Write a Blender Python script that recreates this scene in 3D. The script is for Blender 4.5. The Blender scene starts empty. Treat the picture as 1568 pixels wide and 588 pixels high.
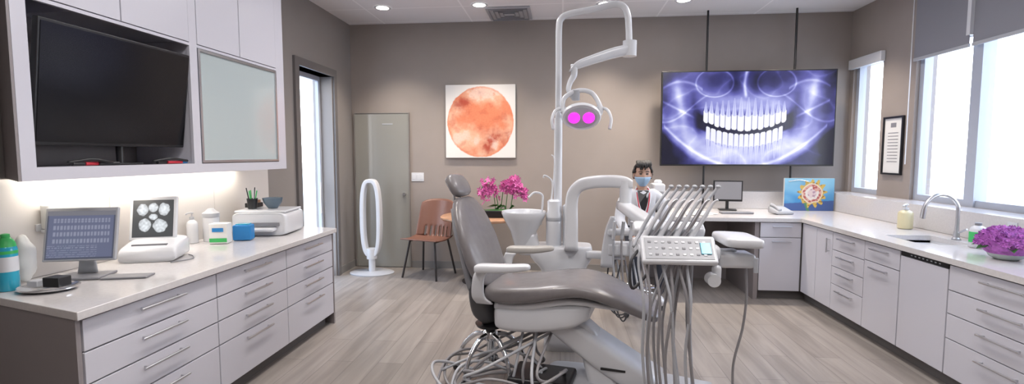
import bpy, math, random
from mathutils import Vector, Matrix, noise
random.seed(7)
SC=bpy.context.scene
COL=bpy.context.collection
SC.view_settings.view_transform='Standard'
# ------------------------------------------------------------------ materials
def mat(name,col,rough=.5,metal=0,emit=None,es=0,var=0.0,bump=0.0,scale=8,coat=0,alpha=None,spec=.5):
    m=bpy.data.materials.new(name); m.use_nodes=True
    nt=m.node_tree; b=nt.nodes['Principled BSDF']
    b.inputs['Base Color'].default_value=(*col,1); b.inputs['Roughness'].default_value=rough
    b.inputs['Metallic'].default_value=metal; b.inputs['Coat Weight'].default_value=coat
    b.inputs['Specular IOR Level'].default_value=spec
    if emit: b.inputs['Emission Color'].default_value=(*emit,1); b.inputs['Emission Strength'].default_value=es
    if var or bump:
        tc=nt.nodes.new('ShaderNodeTexCoord'); n=nt.nodes.new('ShaderNodeTexNoise'); n.inputs['Scale'].default_value=scale
        n.inputs['Detail'].default_value=4
        nt.links.new(tc.outputs['Object'],n.inputs['Vector'])
        if var:
            r=nt.nodes.new('ShaderNodeValToRGB')
            r.color_ramp.elements[0].position=.3; r.color_ramp.elements[1].position=.7
            r.color_ramp.elements[0].color=(*[c*(1-var) for c in col],1); r.color_ramp.elements[1].color=(*[min(1,c*(1+var)) for c in col],1)
            nt.links.new(n.outputs['Fac'],r.inputs['Fac']); nt.links.new(r.outputs['Color'],b.inputs['Base Color'])
        if bump:
            bp=nt.nodes.new('ShaderNodeBump'); bp.inputs['Strength'].default_value=bump; bp.inputs['Distance'].default_value=.01
            nt.links.new(n.outputs['Fac'],bp.inputs['Height']); nt.links.new(bp.outputs['Normal'],b.inputs['Normal'])
    return m
def mat_glass(name,tint=(1,1,1),gl=.05,rough=.02):
    m=bpy.data.materials.new(name); m.use_nodes=True; nt=m.node_tree; nt.nodes.clear()
    o=nt.nodes.new('ShaderNodeOutputMaterial'); mx=nt.nodes.new('ShaderNodeMixShader'); t=nt.nodes.new('ShaderNodeBsdfTransparent'); g=nt.nodes.new('ShaderNodeBsdfGlossy')
    t.inputs[0].default_value=(*tint,1); g.inputs['Roughness'].default_value=rough; mx.inputs[0].default_value=gl
    nt.links.new(t.outputs[0],mx.inputs[1]); nt.links.new(g.outputs[0],mx.inputs[2]); nt.links.new(mx.outputs[0],o.inputs[0]); return m
def mat_attr(name,emis=0,rough=.5):
    m=bpy.data.materials.new(name); m.use_nodes=True; nt=m.node_tree; b=nt.nodes['Principled BSDF']
    a=nt.nodes.new('ShaderNodeAttribute'); a.attribute_name='Col'
    b.inputs['Roughness'].default_value=rough
    if emis:
        b.inputs['Base Color'].default_value=(.01,.01,.012,1)
        nt.links.new(a.outputs['Color'],b.inputs['Emission Color']); b.inputs['Emission Strength'].default_value=emis
    else: nt.links.new(a.outputs['Color'],b.inputs['Base Color'])
    return m
def mat_floor():
    m=mat('floor_wood_tile',(.4,.36,.33),.28); nt=m.node_tree; b=nt.nodes['Principled BSDF']; L=nt.links.new
    tc=nt.nodes.new('ShaderNodeTexCoord'); mp=nt.nodes.new('ShaderNodeMapping'); mp.inputs['Rotation'].default_value=(0,0,math.radians(90))
    L(tc.outputs['Object'],mp.inputs[0])
    br=nt.nodes.new('ShaderNodeTexBrick'); br.inputs['Scale'].default_value=1; br.inputs['Brick Width'].default_value=1.2; br.inputs['Row Height'].default_value=.2
    br.inputs['Mortar Size'].default_value=.0025; br.inputs['Mortar Smooth'].default_value=.1; br.offset=.37
    br.inputs['Color1'].default_value=(.25,.225,.21,1); br.inputs['Color2'].default_value=(.32,.292,.275,1); br.inputs['Mortar'].default_value=(.17,.155,.145,1)
    L(mp.outputs[0],br.inputs[0])
    mp2=nt.nodes.new('ShaderNodeMapping'); mp2.inputs['Scale'].default_value=(9,.7,1); L(tc.outputs['Object'],mp2.inputs[0])
    n=nt.nodes.new('ShaderNodeTexNoise'); n.inputs['Scale'].default_value=1.6; n.inputs['Detail'].default_value=6; n.inputs['Distortion'].default_value=.6; L(mp2.outputs[0],n.inputs[0])
    r=nt.nodes.new('ShaderNodeValToRGB'); r.color_ramp.elements[0].position=.32; r.color_ramp.elements[0].color=(.66,.65,.64,1); r.color_ramp.elements[1].position=.68; r.color_ramp.elements[1].color=(1.1,1.09,1.08,1)
    L(n.outputs['Fac'],r.inputs[0])
    mx=nt.nodes.new('ShaderNodeMix'); mx.data_type='RGBA'; mx.blend_type='MULTIPLY'; mx.inputs[0].default_value=.75
    L(br.outputs['Color'],mx.inputs[6]); L(r.outputs[0],mx.inputs[7]); L(mx.outputs[2],b.inputs['Base Color'])
    return m
def mat_ceiling():
    m=mat('ceiling_tile',(.7,.69,.69),.85); nt=m.node_tree; b=nt.nodes['Principled BSDF']; L=nt.links.new
    tc=nt.nodes.new('ShaderNodeTexCoord'); br=nt.nodes.new('ShaderNodeTexBrick'); br.offset=0; br.inputs['Scale'].default_value=1
    br.inputs['Brick Width'].default_value=1.22; br.inputs['Row Height'].default_value=.61; br.inputs['Mortar Size'].default_value=.01; br.inputs['Mortar Smooth'].default_value=0
    br.inputs['Color1'].default_value=(.68,.67,.69,1); br.inputs['Color2'].default_value=(.70,.69,.71,1); br.inputs['Mortar'].default_value=(.82,.81,.83,1)
    L(tc.outputs['Object'],br.inputs[0]); L(br.outputs['Color'],b.inputs['Base Color']); return m
M={}
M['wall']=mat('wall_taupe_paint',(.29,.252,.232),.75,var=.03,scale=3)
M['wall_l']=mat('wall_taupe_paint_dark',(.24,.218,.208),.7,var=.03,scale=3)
M['taupe']=mat('taupe_laminate',(.24,.215,.22),.4)
M['white']=mat('white_lacquer',(.55,.545,.60),.2)
M['counter']=mat('white_quartz',(.58,.56,.56),.13,var=.04,scale=60)
M['splash']=mat('white_glass_backsplash',(.60,.57,.55),.25)
M['chrome']=mat('chrome',(.75,.76,.78),.12,1)
M['steel']=mat('brushed_steel',(.6,.6,.62),.32,1)
M['plw']=mat('white_plastic',(.62,.63,.66),.25,coat=.3)
M['plg']=mat('grey_plastic',(.22,.22,.24),.4)
M['plm']=mat('light_grey_plastic',(.40,.41,.44),.4)
M['blk']=mat('black_plastic',(.012,.012,.014),.35)
M['scr']=mat('dark_screen',(.008,.008,.01),.16,spec=.3)
M['vinyl']=mat('grey_vinyl',(.185,.172,.176),.25,var=.05,scale=20,bump=.05)
M['vinyl_d']=mat('dark_grey_vinyl',(.06,.06,.065),.4)
M['hose']=mat('grey_hose',(.25,.24,.25),.4)
M['hose_d']=mat('dark_hose',(.05,.05,.055),.45)
M['frame']=mat('window_frame_grey',(.40,.43,.50),.4)
M['dframe']=mat('door_frame_taupe',(.13,.12,.118),.5)
M['jamb']=mat('door_jamb_taupe',(.24,.22,.21),.5)
M['wood']=mat('walnut_top',(.36,.2,.12),.35,var=.25,scale=12)
M['brown']=mat('brown_shell',(.17,.078,.055),.4)
M['leg']=mat('dark_metal_leg',(.05,.045,.045),.4,.6)
M['pane']=mat_glass('window_pane')
M['frost']=mat('frosted_glass',(.42,.48,.49),.12,coat=.5)
M['panel']=mat('flush_door_paint',(.27,.265,.245),.22,coat=.3)
M['base']=mat('baseboard_grey',(.2,.19,.185),.5)
M['skin']=mat('skin',(.48,.29,.21),.5)
M['hair']=mat('black_hair',(.012,.01,.01),.45,bump=.6,scale=60)
M['mask']=mat('surgical_mask_blue',(.34,.5,.68),.7)
M['coatw']=mat('white_coat',(.62,.63,.67),.8,bump=.2,scale=15)
M['pants']=mat('navy_trousers',(.02,.025,.04),.8)
M['red']=mat('red_lanyard',(.5,.02,.04),.5)
M['pink']=mat('pink_petal',(.58,.10,.34),.5,var=.35,scale=30)
M['purple']=mat('purple_petal',(.42,.12,.46),.6,var=.35,scale=40)
M['green']=mat('leaf_green',(.05,.16,.04),.5)
M['blue']=mat('blue_plastic',(.02,.2,.5),.35)
M['cyanliq']=mat('blue_sanitizer',(.03,.35,.5),.12)
M['greencap']=mat('green_label',(.05,.45,.12),.4)
M['paper']=mat('paper',(.68,.68,.67),.8)
M['soap']=mat('cream_soap',(.62,.56,.36),.3)
M['mag']=mat('magenta_led',(.6,.02,.5),.3,emit=(1,.03,.75),es=1.6)
M['spot']=mat('downlight_lens',(1,1,1),.5,emit=(1,.96,.9),es=12)
M['strip']=mat('led_strip',(1,1,1),.5,emit=(1,.93,.8),es=8)
M['shade']=mat('roller_shade_fabric',(.22,.22,.25),.8)
M['cream']=mat('beige_pad',(.42,.40,.375),.4)
M['ground']=mat('concrete_outside',(.6,.58,.55),.9,var=.1,scale=1)
M['stucco']=mat('stucco',(.16,.16,.17),.9)
# ------------------------------------------------------------------ mesh helpers
def link(o,parent=None):
    COL.objects.link(o)
    if parent is not None: o.parent=parent
    return o
def mesh(name,V,Fc,m=None,parent=None,smooth=False):
    me=bpy.data.meshes.new(name); me.from_pydata([tuple(v) for v in V],[],Fc); me.update()
    if m: me.materials.append(m)
    if smooth:
        me.polygons.foreach_set('use_smooth',[True]*len(me.polygons))
    return link(bpy.data.objects.new(name,me),parent)
def G(name,loc=(0,0,0),rz=0):
    e=bpy.data.objects.new(name,None); e.empty_display_size=.1; e.location=loc; e.rotation_euler=(0,0,rz); return link(e)
def bev(o,w,seg=2):
    if w>0:
        md=o.modifiers.new('bevel','BEVEL'); md.width=w; md.segments=seg; md.limit_method='ANGLE'
        o.data.polygons.foreach_set('use_smooth',[True]*len(o.data.polygons))
        wn=o.modifiers.new('wn','WEIGHTED_NORMAL'); wn.keep_sharp=False
    return o
def box(name,c,s,m,p=None,rot=(0,0,0),b=0,seg=2):
    x,y,z=s[0]/2,s[1]/2,s[2]/2
    V=[(-x,-y,-z),(x,-y,-z),(x,y,-z),(-x,y,-z),(-x,-y,z),(x,-y,z),(x,y,z),(-x,y,z)]
    F=[(0,3,2,1),(4,5,6,7),(0,1,5,4),(1,2,6,5),(2,3,7,6),(3,0,4,7)]
    o=mesh(name,V,F,m,p); o.location=c; o.rotation_euler=rot; return bev(o,b,seg)
def bx(name,a,c,m,p=None,b=0):
    return box(name,[(a[i]+c[i])/2 for i in range(3)],[abs(c[i]-a[i]) for i in range(3)],m,p,b=b)
def multi(name,boxes,m,p=None):
    V=[];F=[]
    for a,c in boxes:
        k=len(V); x0,y0,z0=a; x1,y1,z1=c
        V+=[(x0,y0,z0),(x1,y0,z0),(x1,y1,z0),(x0,y1,z0),(x0,y0,z1),(x1,y0,z1),(x1,y1,z1),(x0,y1,z1)]
        F+=[tuple(k+i for i in f) for f in [(0,3,2,1),(4,5,6,7),(0,1,5,4),(1,2,6,5),(2,3,7,6),(3,0,4,7)]]
    return mesh(name,V,F,m,p)
def prism(name,poly,z0,z1,m,p=None,b=0):
    n=len(poly); V=[(x,y,z0) for x,y in poly]+[(x,y,z1) for x,y in poly]
    F=[tuple(range(n))[::-1],tuple(range(n,2*n))]+[(i,(i+1)%n,n+(i+1)%n,n+i) for i in range(n)]
    return bev(mesh(name,V,F,m,p),b)
def lathe(name,prof,c,m,p=None,n=32,rot=None,sc=(1,1,1),caps=True):
    V=[];F=[]
    for r,z in prof:
        for i in range(n):
            a=2*math.pi*i/n; V.append((r*math.cos(a)*sc[0],r*math.sin(a)*sc[1],z*sc[2]))
    for j in range(len(prof)-1):
        for i in range(n):
            F.append((j*n+i,j*n+(i+1)%n,(j+1)*n+(i+1)%n,(j+1)*n+i))
    if caps: F.append(tuple(range(n))[::-1]); F.append(tuple(range((len(prof)-1)*n,len(prof)*n)))
    o=mesh(name,V,F,m,p,smooth=True); o.location=c
    if rot: o.rotation_euler=rot
    md=o.modifiers.new('es','EDGE_SPLIT'); md.split_angle=math.radians(40)
    return o
def catmull(P,k=8,closed=False):
    P=[Vector(p) for p in P]; out=[]; n=len(P)
    for i in range(n if closed else n-1):
        if closed: a,b,c,d=P[(i-1)%n],P[i],P[(i+1)%n],P[(i+2)%n]
        else:
            b,c=P[i],P[i+1]; a=P[i-1] if i>0 else b+(b-c); d=P[i+2] if i+2<n else c+(c-b)
        for j in range(k):
            t=j/k; out.append(.5*((2*b)+(c-a)*t+(2*a-5*b+4*c-d)*t*t+(-a+3*b-3*c+d)*t**3))
    if not closed: out.append(P[-1])
    return out
def tube(name,P,r,m,p=None,k=8,n=12,closed=False,raw=False,flat=1.0):
    pts=[Vector(q) for q in P] if raw else catmull(P,k,closed)
    N=len(pts)
    def rr(i):
        if not isinstance(r,(list,tuple)): return r
        q=i/(N-1)*(len(r)-1); a=min(len(r)-2,int(q)); return r[a]*(1-(q-a))+r[a+1]*(q-a)
    T=[]
    for i in range(N):
        if closed: t=pts[(i+1)%N]-pts[(i-1)%N]
        else: t=pts[min(i+1,N-1)]-pts[max(i-1,0)]
        T.append(t.normalized() if t.length>1e-9 else Vector((0,0,1)))
    u=T[0].orthogonal().normalized()
    if abs(T[0].z)<.9: u=Vector((0,0,1)).cross(T[0]).normalized()
    V=[]
    for i in range(N):
        u=(u-T[i]*u.dot(T[i])).normalized(); w=T[i].cross(u)
        for j in range(n):
            a=2*math.pi*j/n; V.append(pts[i]+(u*math.cos(a)*flat+w*math.sin(a))*rr(i))
    F=[]
    for i in range(N if closed else N-1):
        for j in range(n):
            F.append((i*n+j,i*n+(j+1)%n,((i+1)%N)*n+(j+1)%n,((i+1)%N)*n+j))
    if not closed: F.append(tuple(range(n))[::-1]); F.append(tuple(range((N-1)*n,N*n)))
    return mesh(name,V,F,m,p,smooth=True)
def cyl(name,a,b_,r,m,p=None,r2=None,n=24):
    o=tube(name,[a,b_],[r,r if r2 is None else r2],m,p,raw=True,n=n)
    md=o.modifiers.new('es','EDGE_SPLIT'); md.split_angle=math.radians(40); return o
def ball(name,c,s,m,p=None,n=20,rot=None):
    V=[];F=[]
    h=n//2
    for j in range(h+1):
        t=math.pi*j/h
        for i in range(n):
            a=2*math.pi*i/n; V.append((math.sin(t)*math.cos(a)*s[0],math.sin(t)*math.sin(a)*s[1],math.cos(t)*s[2]))
    for j in range(h):
        for i in range(n): F.append((j*n+i,(j+1)*n+i,(j+1)*n+(i+1)%n,j*n+(i+1)%n))
    o=mesh(name,V,F,m,p,smooth=True); o.location=c
    if rot: o.rotation_euler=rot
    return o
def loft(name,S,m,p=None,n=32,e=3.0,sub=4):
    """S: list of (center, half-width vector, half-thickness vector)."""
    C=catmull([s[0] for s in S],sub); A=catmull([s[1] for s in S],sub); B=catmull([s[2] for s in S],sub)
    V=[];F=[]
    for c,a,b in zip(C,A,B):
        for i in range(n):
            t=2*math.pi*i/n; ct,st=math.cos(t),math.sin(t)
            V.append(c+a*(math.copysign(abs(ct)**(2/e),ct))+b*(math.copysign(abs(st)**(2/e),st)))
    N=len(C)
    for i in range(N-1):
        for j in range(n): F.append((i*n+j,i*n+(j+1)%n,(i+1)*n+(j+1)%n,(i+1)*n+j))
    F.append(tuple(range(n))[::-1]); F.append(tuple(range((N-1)*n,N*n)))
    return mesh(name,V,F,m,p,smooth=True)
def picture(name,o,ux,uy,nx,ny,fn,m,p=None):
    o,ux,uy=Vector(o),Vector(ux),Vector(uy); V=[];C=[]
    for j in range(ny+1):
        for i in range(nx+1):
            u,v=i/nx,j/ny; V.append(o+ux*u+uy*v); C+=[*fn(u,v),1.0]
    F=[(j*(nx+1)+i,j*(nx+1)+i+1,(j+1)*(nx+1)+i+1,(j+1)*(nx+1)+i) for j in range(ny) for i in range(nx)]
    ob=mesh(name,V,F,m,p); a=ob.data.color_attributes.new('Col','FLOAT_COLOR','POINT'); a.data.foreach_set('color',C); return ob
def area(name,loc,rot,sx,sy,power,col=(1,1,1)):
    l=bpy.data.lights.new(name,'AREA'); l.shape='RECTANGLE'; l.size=sx; l.size_y=sy; l.energy=power; l.color=col
    o=bpy.data.objects.new(name,l); o.location=loc; o.rotation_euler=rot; return link(o)
# ------------------------------------------------------------------ room shell
XL,XR,YB,YF,ZC=-2.95,3.64,6.8,-1.6,3.40
multi('floor',[((XL-.3,YF-.2,-.1),(XR+.25,YB+.2,0))],mat_floor())
multi('ceiling',[((XL-.3,YF-.2,ZC),(XR+.25,YB+.2,ZC+.1))],mat_ceiling())
multi('wall_back',[((XL-.25,YB,0),(XR+.2,YB+.2,ZC))],M['wall'])
multi('wall_front',[((XL-.25,YF-.2,0),(XR+.2,YF,ZC))],M['wall'])
D0,D1,DZ=5.36,6.22,2.60
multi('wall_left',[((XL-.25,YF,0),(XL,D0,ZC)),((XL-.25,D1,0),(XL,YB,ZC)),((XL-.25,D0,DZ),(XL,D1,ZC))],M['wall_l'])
SZ=1.13
multi('wall_right',[((XR,YF,0),(XR+.2,YB,SZ)),((XR,6.72,SZ),(XR+.2,YB,ZC)),((XR,5.6,SZ),(XR+.2,6.14,ZC)),((XR,6.14,2.75),(XR+.2,6.72,ZC)),
 ((XR,2.5,3.15),(XR+.2,5.6,ZC)),((XR,YF,SZ),(XR+.2,2.5,ZC))],M['wall'])
multi('baseboard_back',[((XL+.01,YB-.015,0),(.9,YB,.1))],M['base'])
multi('baseboard_left',[((XL,4.75,0),(XL+.015,D0-.09,.1)),((XL,D1+.09,0),(XL+.015,YB-.016,.1))],M['base'])
g=G('door_1')
multi('casing',[((XL-.26,D0-.09,0),(XL+.03,D0,DZ+.09)),((XL,D1,0),(XL+.03,D1+.07,DZ+.09)),((XL-.26,D0,DZ),(XL+.03,D1,DZ+.09))],M['dframe'],g)
multi('jamb_lining',[((XL-.26,D1-.015,0),(XL-.002,D1-.001,DZ-.001))],M['jamb'],g)
multi('glass_door_frame',[((XL-.2,D0+.001,0),(XL-.16,D0+.05,DZ-.002)),((XL-.2,D1-.065,0),(XL-.16,D1-.016,DZ-.002)),((XL-.2,D0+.05,DZ-.06),(XL-.16,D1-.065,DZ-.002)),((XL-.2,D0+.05,0),(XL-.16,D1-.065,.12))],M['frame'],g)
multi('door_glass',[((XL-.185,D0+.05,.12),(XL-.175,D1-.065,DZ-.06))],M['pane'],g)
cyl('pull_handle',(XL-.13,D1-.12,.85),(XL-.13,D1-.12,1.25),.012,M['steel'],g)
g=G('door_2')
bx('leaf',(-2.90,YB-.03,.01),(-2.13,YB-.002,2.17),M['panel'],g,b=.004)
multi('edge_trim',[((-2.912,YB-.036,0),(-2.902,YB-.001,2.185)),((-2.128,YB-.036,0),(-2.118,YB-.001,2.185)),((-2.902,YB-.036,2.175),(-2.128,YB-.001,2.185))],M['jamb'],g)
multi('closer_plate',[((-2.5,YB-.034,2.02),(-2.35,YB-.03,2.035))],M['plm'],g)
cyl('knob',(-2.19,YB-.03,1.05),(-2.19,YB-.07,1.05),.02,M['steel'],g)
def win(name,y0,y1,z0,z1,mull=(),fw=.06):
    g=G(name)
    B=[((XR+.04,y0,z0),(XR+.12,y0+fw,z1)),((XR+.04,y1-fw,z0),(XR+.12,y1,z1)),((XR+.04,y0+fw,z0),(XR+.12,y1-fw,z0+fw)),((XR+.04,y0+fw,z1-fw),(XR+.12,y1-fw,z1))]
    for m0 in mull: B.append(((XR+.02,m0-.055,z0),(XR+.13,m0+.055,z1)))
    multi('frame',B,M['frame'],g)
    multi('pane',[((XR+.08,y0+fw,z0+fw),(XR+.085,y1-fw,z1-fw))],M['pane'],g)
    return g
win('window_1',6.14,6.72,SZ,2.75)
win('window_2',2.5,5.6,SZ,3.15,(4.86,4.1,3.3))
g=G('window_valance'); bx('cassette',(XR-.06,6.1,2.66),(XR-.002,6.74,2.78),M['plw'],g,b=.01)
g=G('roller_shade')
multi('fabric',[((XR-.03,2.6,2.58),(XR-.026,4.86,3.3)),((XR-.03,4.9,2.58),(XR-.026,5.6,3.3))],M['shade'],g)
multi('hem_bar',[((XR-.037,2.6,2.56),(XR-.019,4.86,2.59)),((XR-.037,4.9,2.56),(XR-.019,5.6,2.59))],M['plm'],g)
cyl('roller',(XR-.035,2.6,3.32),(XR-.035,5.6,3.32),.03,M['plm'],g)
multi('bracket',[((XR-.06,4.86,2.66),(XR-.01,4.9,3.34))],M['plw'],g)
cyl('bead_chain',(XR-.045,5.62,3.3),(XR-.045,5.62,1.5),.005,M['plw'],g)
g=G('trim_ledge')
multi('backsplash_right',[((3.35,1.6,.912),(XR-.001,6.6,SZ))],M['counter'],g)
multi('backsplash_back',[((.95,6.6,.912),(XR-.001,YB-.001,SZ))],M['counter'],g)
multi('ground_outside',[((-40,-30,-.25),(60,60,-.15))],M['ground'])
g=G('patio_canopy')
multi('beam',[((5.6,-2,3.3),(5.9,14,3.5)),((3.9,7.5,3.6),(8,7.7,3.75))],M['stucco'],g)
multi('post',[((5.65,12,-.15),(5.85,12.2,3.3))],M['stucco'],g)
g=G('wall_banner')
bx('board',(-5.2,8.3,.2),(-4.6,8.35,2.0),mat('banner_blue',(.03,.12,.25),.6),g)
bx('post',(-4.95,8.36,-.15),(-4.88,8.4,1.9),M['steel'],g)
# ------------------------------------------------------------------ downlights & vent
for i,(x,y) in enumerate([(-2.2,6.05),(-1.0,6.05),(.5,6.15),(1.4,6.1),(2.9,6.1),(-1.2,3.0),(1.2,3.0),(-1.2,.8),(1.2,.8)]):
    g=G('recessed_downlight')
    lathe('trim_ring',[(.075,-.006),(.1,-.008),(.105,-.001)],(x,y,ZC-.001),M['plw'],g,n=24,caps=False)
    lathe('lens',[(.001,-.014),(.05,-.013),(.078,-.005)],(x,y,ZC-.001),M['spot'],g,n=24)
    l=bpy.data.lights.new('spot','SPOT'); l.energy=190 if y>5 else 80; l.spot_size=math.radians(100); l.spot_blend=.8; l.shadow_soft_size=.08; l.color=(1,.88,.74)
    o=bpy.data.objects.new('spot',l); o.location=(x,y,ZC-.03); link(o,g)
g=G('air_vent')
bx('plate',(-.95,6.15,ZC-.02),(-.4,6.7,ZC-.001),M['plm'],g,b=.005)
for i in range(4):
    s=.24-.055*i; a=-.675;bq=6.425
    multi('vane_%d'%i,[((a-s,bq-s,ZC-.035),(a+s,bq-s+.012,ZC-.02)),((a-s,bq+s-.012,ZC-.035),(a+s,bq+s,ZC-.02)),((a-s,bq-s+.012,ZC-.035),(a-s+.012,bq+s-.012,ZC-.02)),((a+s-.012,bq-s+.012,ZC-.035),(a+s,bq+s-.012,ZC-.02))],M['plg'],g)
for x,y in [(-1.1,4.4),(1.6,4.4),(-1.1,1.9),(1.6,1.9),(0.2,-.3)]:  # fill panels added on the ceiling out of view to light the room
    g=G('unseen_fill_panel'); bx('fill_housing',(x-.3,y-.6,ZC-.02),(x+.3,y+.6,ZC-.001),M['plw'],g)
    o=area('added_fill_light',(x,y,ZC-.03),(0,0,0),.55,1.15,38,(1,.97,.97)); o.parent=g
# ------------------------------------------------------------------ cabinetry helpers
def handle(n,c,L,axis,out,p):
    c=Vector(c); a=Vector((0,1,0)) if axis=='y' else (Vector((1,0,0)) if axis=='x' else Vector((0,0,1))); o=Vector(out)
    cyl(n+'_bar',c+o*.03-a*L/2,c+o*.03+a*L/2,.007,M['steel'],p,n=10)
    for s in (-1,1): cyl(n+'_post',c+a*s*L*.4,c+a*s*L*.4+o*.03,.005,M['steel'],p,n=8)
g=G('base_cabinet_left')
prism('carcass',[(-2.16,1.972),(-2.16,4.42),(XL+.002,4.6),(XL+.002,2.21)],.1,.868,M['taupe'],g)
prism('toe_kick',[(-2.22,2.02),(-2.22,4.4),(XL+.002,4.55),(XL+.002,2.23)],0,.1,M['dframe'],g)
prism('end_panel',[(-2.14,1.945),(-2.14,1.968),(XL+.002,2.2),(XL+.002,2.175)],0,.868,M['taupe'],g)
prism('far_end_panel',[(-2.14,4.425),(-2.14,4.445),(XL+.002,4.625),(XL+.002,4.605)],0,.868,M['taupe'],g)
prism('countertop',[(-2.11,1.93),(-2.11,4.46),(XL+.002,4.66),(XL+.002,2.17)],.87,.91,M['counter'],g,b=.004)
rows=[.862,.708,.553,.398,.105]
for ci,(y0,y1) in enumerate([(1.975,2.85),(2.85,3.64),(3.64,4.42)]):
    for r in range(4):
        n='drawer_%d_%d'%(ci+1,r+1)
        bx(n,(-2.159,y0+.004,rows[r+1]+.004),(-2.139,y1-.004,rows[r]-.004),M['white'],g,b=.002)
        handle('handle_%d_%d'%(ci,r),(-2.139,(y0+y1)/2,rows[r]-.045),.30,'y',(1,0,0),g)
g=G('trim_backsplash_left'); multi('glass_backsplash',[((XL+.001,2.2,.912),(XL+.012,2.95,1.47)),((XL+.001,2.953,.912),(XL+.012,3.93,1.47)),((XL+.001,3.933,.912),(XL+.012,4.72,1.47))],M['splash'],g)
g=G('upper_cabinet_left')
X0,XB=-2.5,XL+.003; zb,zt=1.475,3.2
prism('bottom_board',[(X0-.022,2.10),(X0-.022,4.31),(XB,4.31),(XB,2.40)],zb+.001,1.538,M['white'],g)
prism('near_end_panel',[(X0-.022,2.085),(X0-.022,2.13),(XB,2.44),(XB,2.385)],1.5385,zt-.002,M['white'],g)
prism('near_side_cladding',[(X0,2.055),(X0,2.068),(XB,2.38),(XB,2.36)],zb,zt,M['taupe'],g)
multi('front_frame',[((X0-.02,2.07,zb),(X0,2.14,zt)),((X0-.02,2.14,zb),(X0,4.31,1.54)),((X0-.02,3.17,1.54),(X0,3.24,zt)),((X0-.02,4.19,1.54),(X0,4.31,zt)),((X0-.02,2.14,2.335),(X0,3.17,2.353)),((X0-.02,3.24,2.335),(X0,4.19,2.353))],M['white'],g)
multi('divider',[((XB+.01,3.18,1.539),(X0-.022,3.228,2.358))],M['white'],g)
multi('far_end_panel',[((XB,4.252,1.539),(X0-.022,4.31,zt-.002))],M['white'],g)
multi('upper_carcass',[((XB,2.46,2.36),(X0-.03,4.25,zt-.004))],M['white'],g)
multi('niche_back',[((XB,2.46,1.54),(XB+.008,3.178,2.358))],M['taupe'],g)
multi('glass_cupboard_back',[((XB,3.232,1.54),(X0-.1,4.25,2.358))],M['splash'],g)
for n,(y0,y1) in enumerate([(2.145,2.65),(2.65,3.17),(3.24,3.70),(3.70,4.19)]):
    bx('door_leaf_%d'%(n+1),(X0-.02,y0+.004,2.358),(X0+.003,y1-.004,zt-.005),M['white'],g,b=.002)
multi('glass_door_frame',[((X0-.02,3.245,1.545),(X0+.006,3.262,2.33)),((X0-.02,4.168,1.545),(X0+.006,4.185,2.33)),((X0-.02,3.262,1.545),(X0+.006,4.168,1.562)),((X0-.02,3.262,2.313),(X0+.006,4.168,2.33))],M['steel'],g)
multi('frosted_pane',[((X0-.015,3.262,1.562),(X0-.005,4.168,2.313))],M['frost'],g)
multi('led_strip',[((XB+.04,2.45,zb-.008),(XB+.06,4.2,zb))],M['strip'],g)
o=area('under_cabinet_glow',(XB+.12,3.3,zb-.02),(0,math.radians(25),0),.05,1.8,7,(1,.92,.80)); o.parent=g
g=G('wall_television')
c=Vector((-2.545,2.672,1.958)); R_=(0,math.radians(7),0)
box('bezel',c,(.035,.975,.62),M['blk'],g,rot=R_,b=.006)
box('screen',c+Vector((.0185,0,-.002)),(.003,.95,.585),M['scr'],g,rot=R_)
box('rear_housing',c+Vector((-.05,0,-.03)),(.07,.6,.4),M['blk'],g,rot=R_,b=.01)
cyl('stand_neck',(-2.62,2.72,1.66),(-2.62,2.72,1.55),.02,M['blk'],g)
bx('stand_foot',(-2.76,2.62,1.542),(-2.58,2.84,1.552),M['blk'],g,b=.004)
g=G('marker_pens')
for i,(y,m_) in enumerate([(2.35,'blk'),(2.42,'red'),(2.5,'blk'),(2.9,'blk'),(2.98,'red'),(3.03,'blue')]):
    cyl('pen_%d'%i,(-2.54,y,1.552),(-2.535+random.uniform(-.02,.01),y+.12,1.552),.010,M[m_],g,n=10)
tube('cable_1',[(-2.54,2.33,1.56),(-2.53,2.45,1.575),(-2.53,2.56,1.56),(-2.56,2.62,1.56)],.008,M['blk'],g)
tube('cable_2',[(-2.55,2.88,1.56),(-2.53,3.0,1.575),(-2.53,3.14,1.56)],.008,M['blk'],g)
# ------------------------------------------------------------------ left counter objects
def chart(u,v):
    if v>.9: return (.12,.12,.14)
    if u<.02 or u>.98 or v<.04: return (.05,.055,.08)
    c=Vector((.085,.095,.15))
    for k,yy in enumerate((.80,.66,.52,.38)):
        d=abs(v-yy)
        if d<.05 and .08<u<.92:
            if (u*20)%1<.6: c+=Vector((.09,.09,.10))*(1 if abs(d-.02)<.018 else .35)
    if v<.28 and (v*22)%1<.4 and u<.75: c+=Vector((.08,.08,.09))*(1 if noise.noise(Vector((u*30,v*22//1,0)))>-.1 else 0)
    return tuple(c)
g=G('desktop_monitor',(-2.68,2.51,.91),math.radians(16))
rx=math.radians(-12)
box('bezel',(0,0,.245),(.36,.022,.30),M['plm'],g,rot=(rx,0,0),b=.006)
o=picture('display',(-.168,0,-.135),(.336,0,0),(0,0,.27),110,90,chart,mat_attr('monitor_image',1.5,.3),g); o.location=(0,-.0118,.2425); o.rotation_euler=(rx,0,0)
loft('stand_neck',[((0,.03,.02),(.05,0,0),(0,.012,0)),((0,.035,.12),(.04,0,0),(0,.012,0)),((0,.025,.22),(.05,0,0),(0,.01,0))],M['plm'],g)
box('stand_foot',(0,.0,.009),(.24,.18,.015),M['plg'],g,b=.006)
bx('keyboard_pad',(.13,-.10,.001),(.36,.0,.012),M['plg'],g,b=.004)
g=G('xray_scanner_unit',(-2.69,3.03,.911),math.radians(20))
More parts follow.
